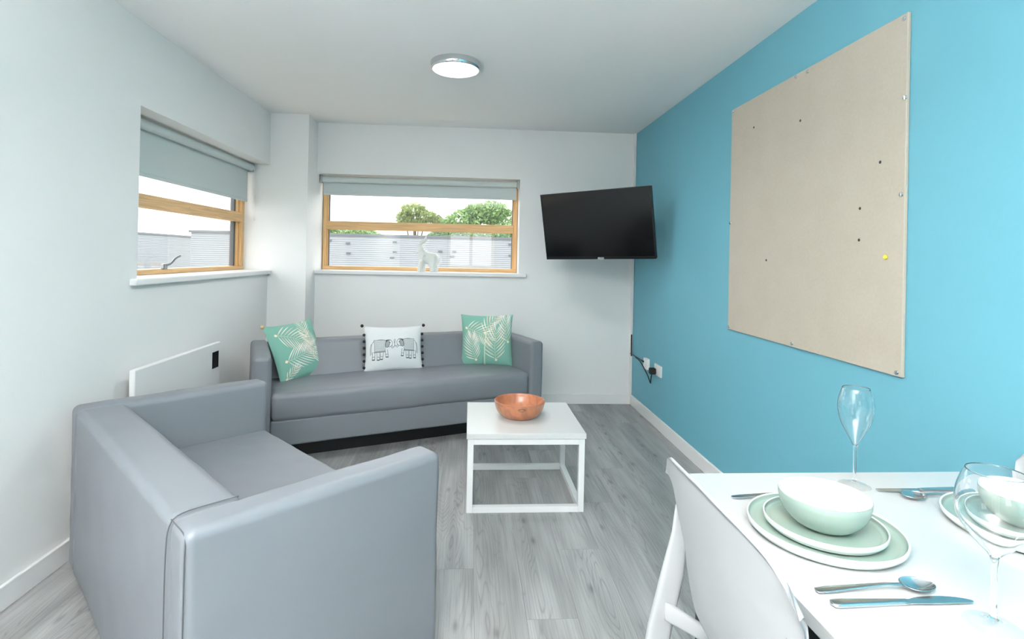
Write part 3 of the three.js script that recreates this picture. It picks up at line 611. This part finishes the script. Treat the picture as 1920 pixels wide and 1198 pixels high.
function fork(label, x, z, turn) {
  const t = thing('fork', label, 'fork', [x, TY, z], turn);
  mesh('handle', sm([[-0.105, 0.003, 0, 0.002, 0.0012], [-0.102, 0.003, 0, 0.007, 0.0014], [-0.085, 0.004, 0, 0.0085, 0.0016], [-0.03, 0.008, 0, 0.006, 0.0018], [0.02, 0.011, 0, 0.0038, 0.002], [0.038, 0.009, 0, 0.006, 0.0015], [0.052, 0.006, 0, 0.012, 0.0012]]), M.steel, t);
  for (let k = 0; k < 4; k++) { const z0 = -0.0102 + k * 0.0068; mesh('tine', sm([[0.05, 0.0062, z0, 0.0021, 0.0012], [0.075, 0.004, z0, 0.0019, 0.0012], [0.098, 0.008, z0, 0.001, 0.0008]]), M.steel, t); }
  return t;
}
setting(0.714, -1.032, 'beside the open-side chair');
setting(1.148, -1.030, 'nearest the blue wall');
spoon('steel spoon lying above the knife next to the open-side place setting', 0.677, -0.850, 0);
knife('steel table knife with its blade toward the balloon glass', 0.697, -0.815, 0);
fork('steel fork half hidden behind the open-side plate stack', 0.711, -1.194, 0);
knife('steel table knife lying behind the blue-wall place setting', 1.095, -1.222, Math.PI);
spoon('steel spoon tucked behind the blue-wall place setting', 1.11, -1.184, Math.PI + 0.03);

// ---------------------------------------------------------------- glasses
function stemGlass(name, label, x, z, outer, wallT, y0, y1) {
  const t = thing(name, label, 'glass', [x, TY, z]);
  const o = smoothProfile(outer, 120), low = o.filter(([, y]) => y <= y0), mid = o.filter(([, y]) => y >= y0 - 0.001 && y <= y1), up = o.filter(([, y]) => y >= y1 - 0.001);
  mesh('foot', lathe([[0, 0.0002], ...low], 72), M.thinGlass, t);
  const inn = up.map(([r, y]) => [Math.max(r - wallT, 0), y]).reverse(); inn[0][1] -= 0.0003;
  mesh('stem_and_cup', lathe([[0, mid[0][1]], ...mid.slice(0, -2), ...up, ...inn, [0, y1 + 0.003]], 72), M.glass, t);
  mesh('lip', new THREE.TorusGeometry(up[up.length - 1][0] - wallT / 2, 0.0008, 8, 72).rotateX(Math.PI / 2).translate(0, up[up.length - 1][1], 0), M.glass, t);
  return t;
}
stemGlass('champagne_glass', 'tall narrow champagne glass standing behind the plates', 0.947, -1.257,
  [[0.034, 0], [0.0345, 0.0015], [0.02, 0.004], [0.008, 0.009], [0.0042, 0.02], [0.0038, 0.06], [0.0042, 0.09], [0.0075, 0.104], [0.019, 0.126], [0.032, 0.153], [0.0385, 0.182], [0.038, 0.206], [0.033, 0.227], [0.0295, 0.238]], 0.0014, 0.012, 0.1);
stemGlass('wine_glass', 'large balloon wine glass standing in front of the blue-wall plates', 0.796, -0.76,
  [[0.036, 0], [0.0365, 0.0015], [0.022, 0.004], [0.009, 0.009], [0.0045, 0.02], [0.004, 0.06], [0.0048, 0.096], [0.009, 0.109], [0.025, 0.126], [0.043, 0.151], [0.049, 0.176], [0.0475, 0.2], [0.041, 0.222], [0.0365, 0.232]], 0.0012, 0.012, 0.105);

// ---------------------------------------------------------------- outdoors
const OUT = {
  clad: std({ color: '#969b9f', roughness: 0.6 }), coping: std({ color: '#5f6468', roughness: 0.6 }), ground: std({ color: '#7d8079', roughness: 0.95 }),
  bark: std({ color: '#5b4c3c', roughness: 0.95 }),
};
struct('ground', 'grey yard far below the windows', 'ground', box(-60, 60, -3.4, -3.2, -80, 40), OUT.ground);
function cladding(label, x0, x1, y1, pos, turn, fixings) {
  const t = thing('clad_building', label, 'building', pos, turn);
  const s = new THREE.Shape(); s.moveTo(-2, -3.2); s.lineTo(0, -3.2);
  for (let y = -3.2; y < y1 - 0.05; y += 0.06) { s.lineTo(0, y + 0.034); s.lineTo(0.016, y + 0.04); s.lineTo(0.016, y + 0.054); s.lineTo(0, Math.min(y + 0.06, y1)); }
  s.lineTo(0, y1); s.lineTo(-2, y1);
  const g = new THREE.ExtrudeGeometry(s, { depth: x1 - x0, bevelEnabled: false }); g.rotateY(-Math.PI / 2); // profile x -> z
  g.translate(x1, 0, 0); mesh('ribbed_cladding', g, OUT.clad, t);
  mesh('coping', box(x0 - 0.05, x1 + 0.05, y1, y1 + 0.07, -2.05, 0.05), OUT.coping, t);
  for (const [x, y] of fixings) mesh('vent', rb(x - 0.06, x + 0.06, y - 0.028, y + 0.028, 0.0, 0.05, 0.01), OUT.coping, t);
  return t;
}
cladding('long pale ribbed metal building outside the wide window', -8, 9, 1.80, [0, 0, -16], 0, [[-4.11, 1.66], [-3.58, 1.59], [-3.56, 1.3], [-2.23, 1.65], [-2.22, 1.37], [-2.3, 1.2], [-0.9, 1.41], [-0.49, 1.41], [-0.55, 1.27], [1.17, 1.66], [1.18, 1.33]]);
cladding('pale ribbed metal building outside the left wall window', -14, 9, 1.84, [-12, 0, -30], Math.PI / 2, []);
function tree(label, x, z, h, crowns, tint, n) {
  const t = thing('tree', label, 'tree', [x, -3.2, z]);
  mesh('trunk', join([limb([[0, 0, 0, 0.2, 0.2], [0.05, h * 0.5, 0, 0.14, 0.14], [0, h * 0.9, 0, 0.05, 0.05]], [1, 0, 0], [0, 0, 1]), ...crowns.slice(0, 4).map(([cx, cy]) => limb([[0, h * 0.45, 0, 0.08, 0.08], [cx * 0.5, h * 0.45 + (cy - h * 0.45) * 0.6, 0, 0.05, 0.05], [cx, cy, 0, 0.02, 0.02]], [1, 0, 0], [0, 0, 1], 8))].map(g => { const k = g.toNonIndexed(); k.deleteAttribute('uv'); return k; })), OUT.bark, t);
  const pos = [], e = V(0, 0, 0);
  for (const [cx, cy, rx, ry] of crowns) for (let i = 0; i < n * 1.3; i++) {
    const a = rnd() * 6.283, b = Math.acos(2 * rnd() - 1), r = Math.cbrt(rr(0.15, 1));
    e.set(cx + rx * r * Math.sin(b) * Math.cos(a), cy + ry * r * Math.cos(b), rx * r * Math.sin(b) * Math.sin(a));
    const s = rr(0.06, 0.15), p = V(rr(-1, 1), rr(-1, 1), rr(-1, 1)).normalize(), q = V(rr(-1, 1), rr(-1, 1), rr(-1, 1)).cross(p).normalize();
    const P = [e.clone().addScaledVector(p, s), e.clone().addScaledVector(q, s * 0.5), e.clone().addScaledVector(p, -s), e.clone().addScaledVector(q, -s * 0.5)];
    for (const k of [0, 1, 2, 0, 2, 3]) pos.push(P[k].x, P[k].y, P[k].z);
  }
  const g = new THREE.BufferGeometry(); g.setAttribute('position', new THREE.Float32BufferAttribute(pos, 3)); g.computeVertexNormals();
  const f = mesh('foliage', g, phy({ color: tint, roughness: 0.9, transmission: 0.3, thickness: 0, side: THREE.DoubleSide }), t); f.userData.kind = 'stuff';
  return t;
}
tree('large round-topped green tree behind the metal building', 0.9, -30, 7.2, [[-1.4, 6.3, 1.0, 0.8], [-0.5, 6.9, 0.9, 0.6], [0.2, 7.0, 1.0, 0.6], [0.9, 6.3, 0.9, 0.9], [-0.3, 5.9, 1.4, 0.9], [-1.8, 5.6, 0.9, 0.7], [0.6, 5.5, 1.2, 0.7], [-2.2, 6.1, 0.5, 0.4]], '#7a9c58', 900);
tree('small sparse tree with a thin crown left of the large tree', -3.2, -31, 7.1, [[-0.1, 7.1, 0.7, 0.42], [-0.6, 6.6, 0.5, 0.4], [0.6, 6.7, 0.6, 0.4], [0.2, 6.3, 0.5, 0.3], [1.2, 6.5, 0.4, 0.3]], '#8f9f5e', 420);
tree('loose olive green tree next to the right window frame', 3.4, -34, 6.9, [[0, 6.6, 0.7, 0.7], [-0.4, 6.1, 0.6, 0.6], [0.6, 6.1, 0.7, 0.7], [0, 5.6, 0.8, 0.6]], '#86a05e', 700);
tree('low bushy tree line above the left end of the metal building', -6.6, -30, 5.8, [[-1.6, 5.5, 1.1, 0.55], [-0.4, 5.6, 1.0, 0.5], [0.7, 5.5, 0.8, 0.45], [1.3, 5.3, 0.5, 0.4]], '#86a468', 700);
tree('dark green low bush above the middle of the metal building', -1.2, -28, 5.6, [[-0.6, 5.4, 0.5, 0.35], [0.2, 5.4, 0.6, 0.4], [0.9, 5.4, 0.7, 0.4], [1.7, 5.4, 0.8, 0.4], [2.5, 5.4, 0.8, 0.4]], '#6f8f62', 600);

renderer.render(scene, camera);
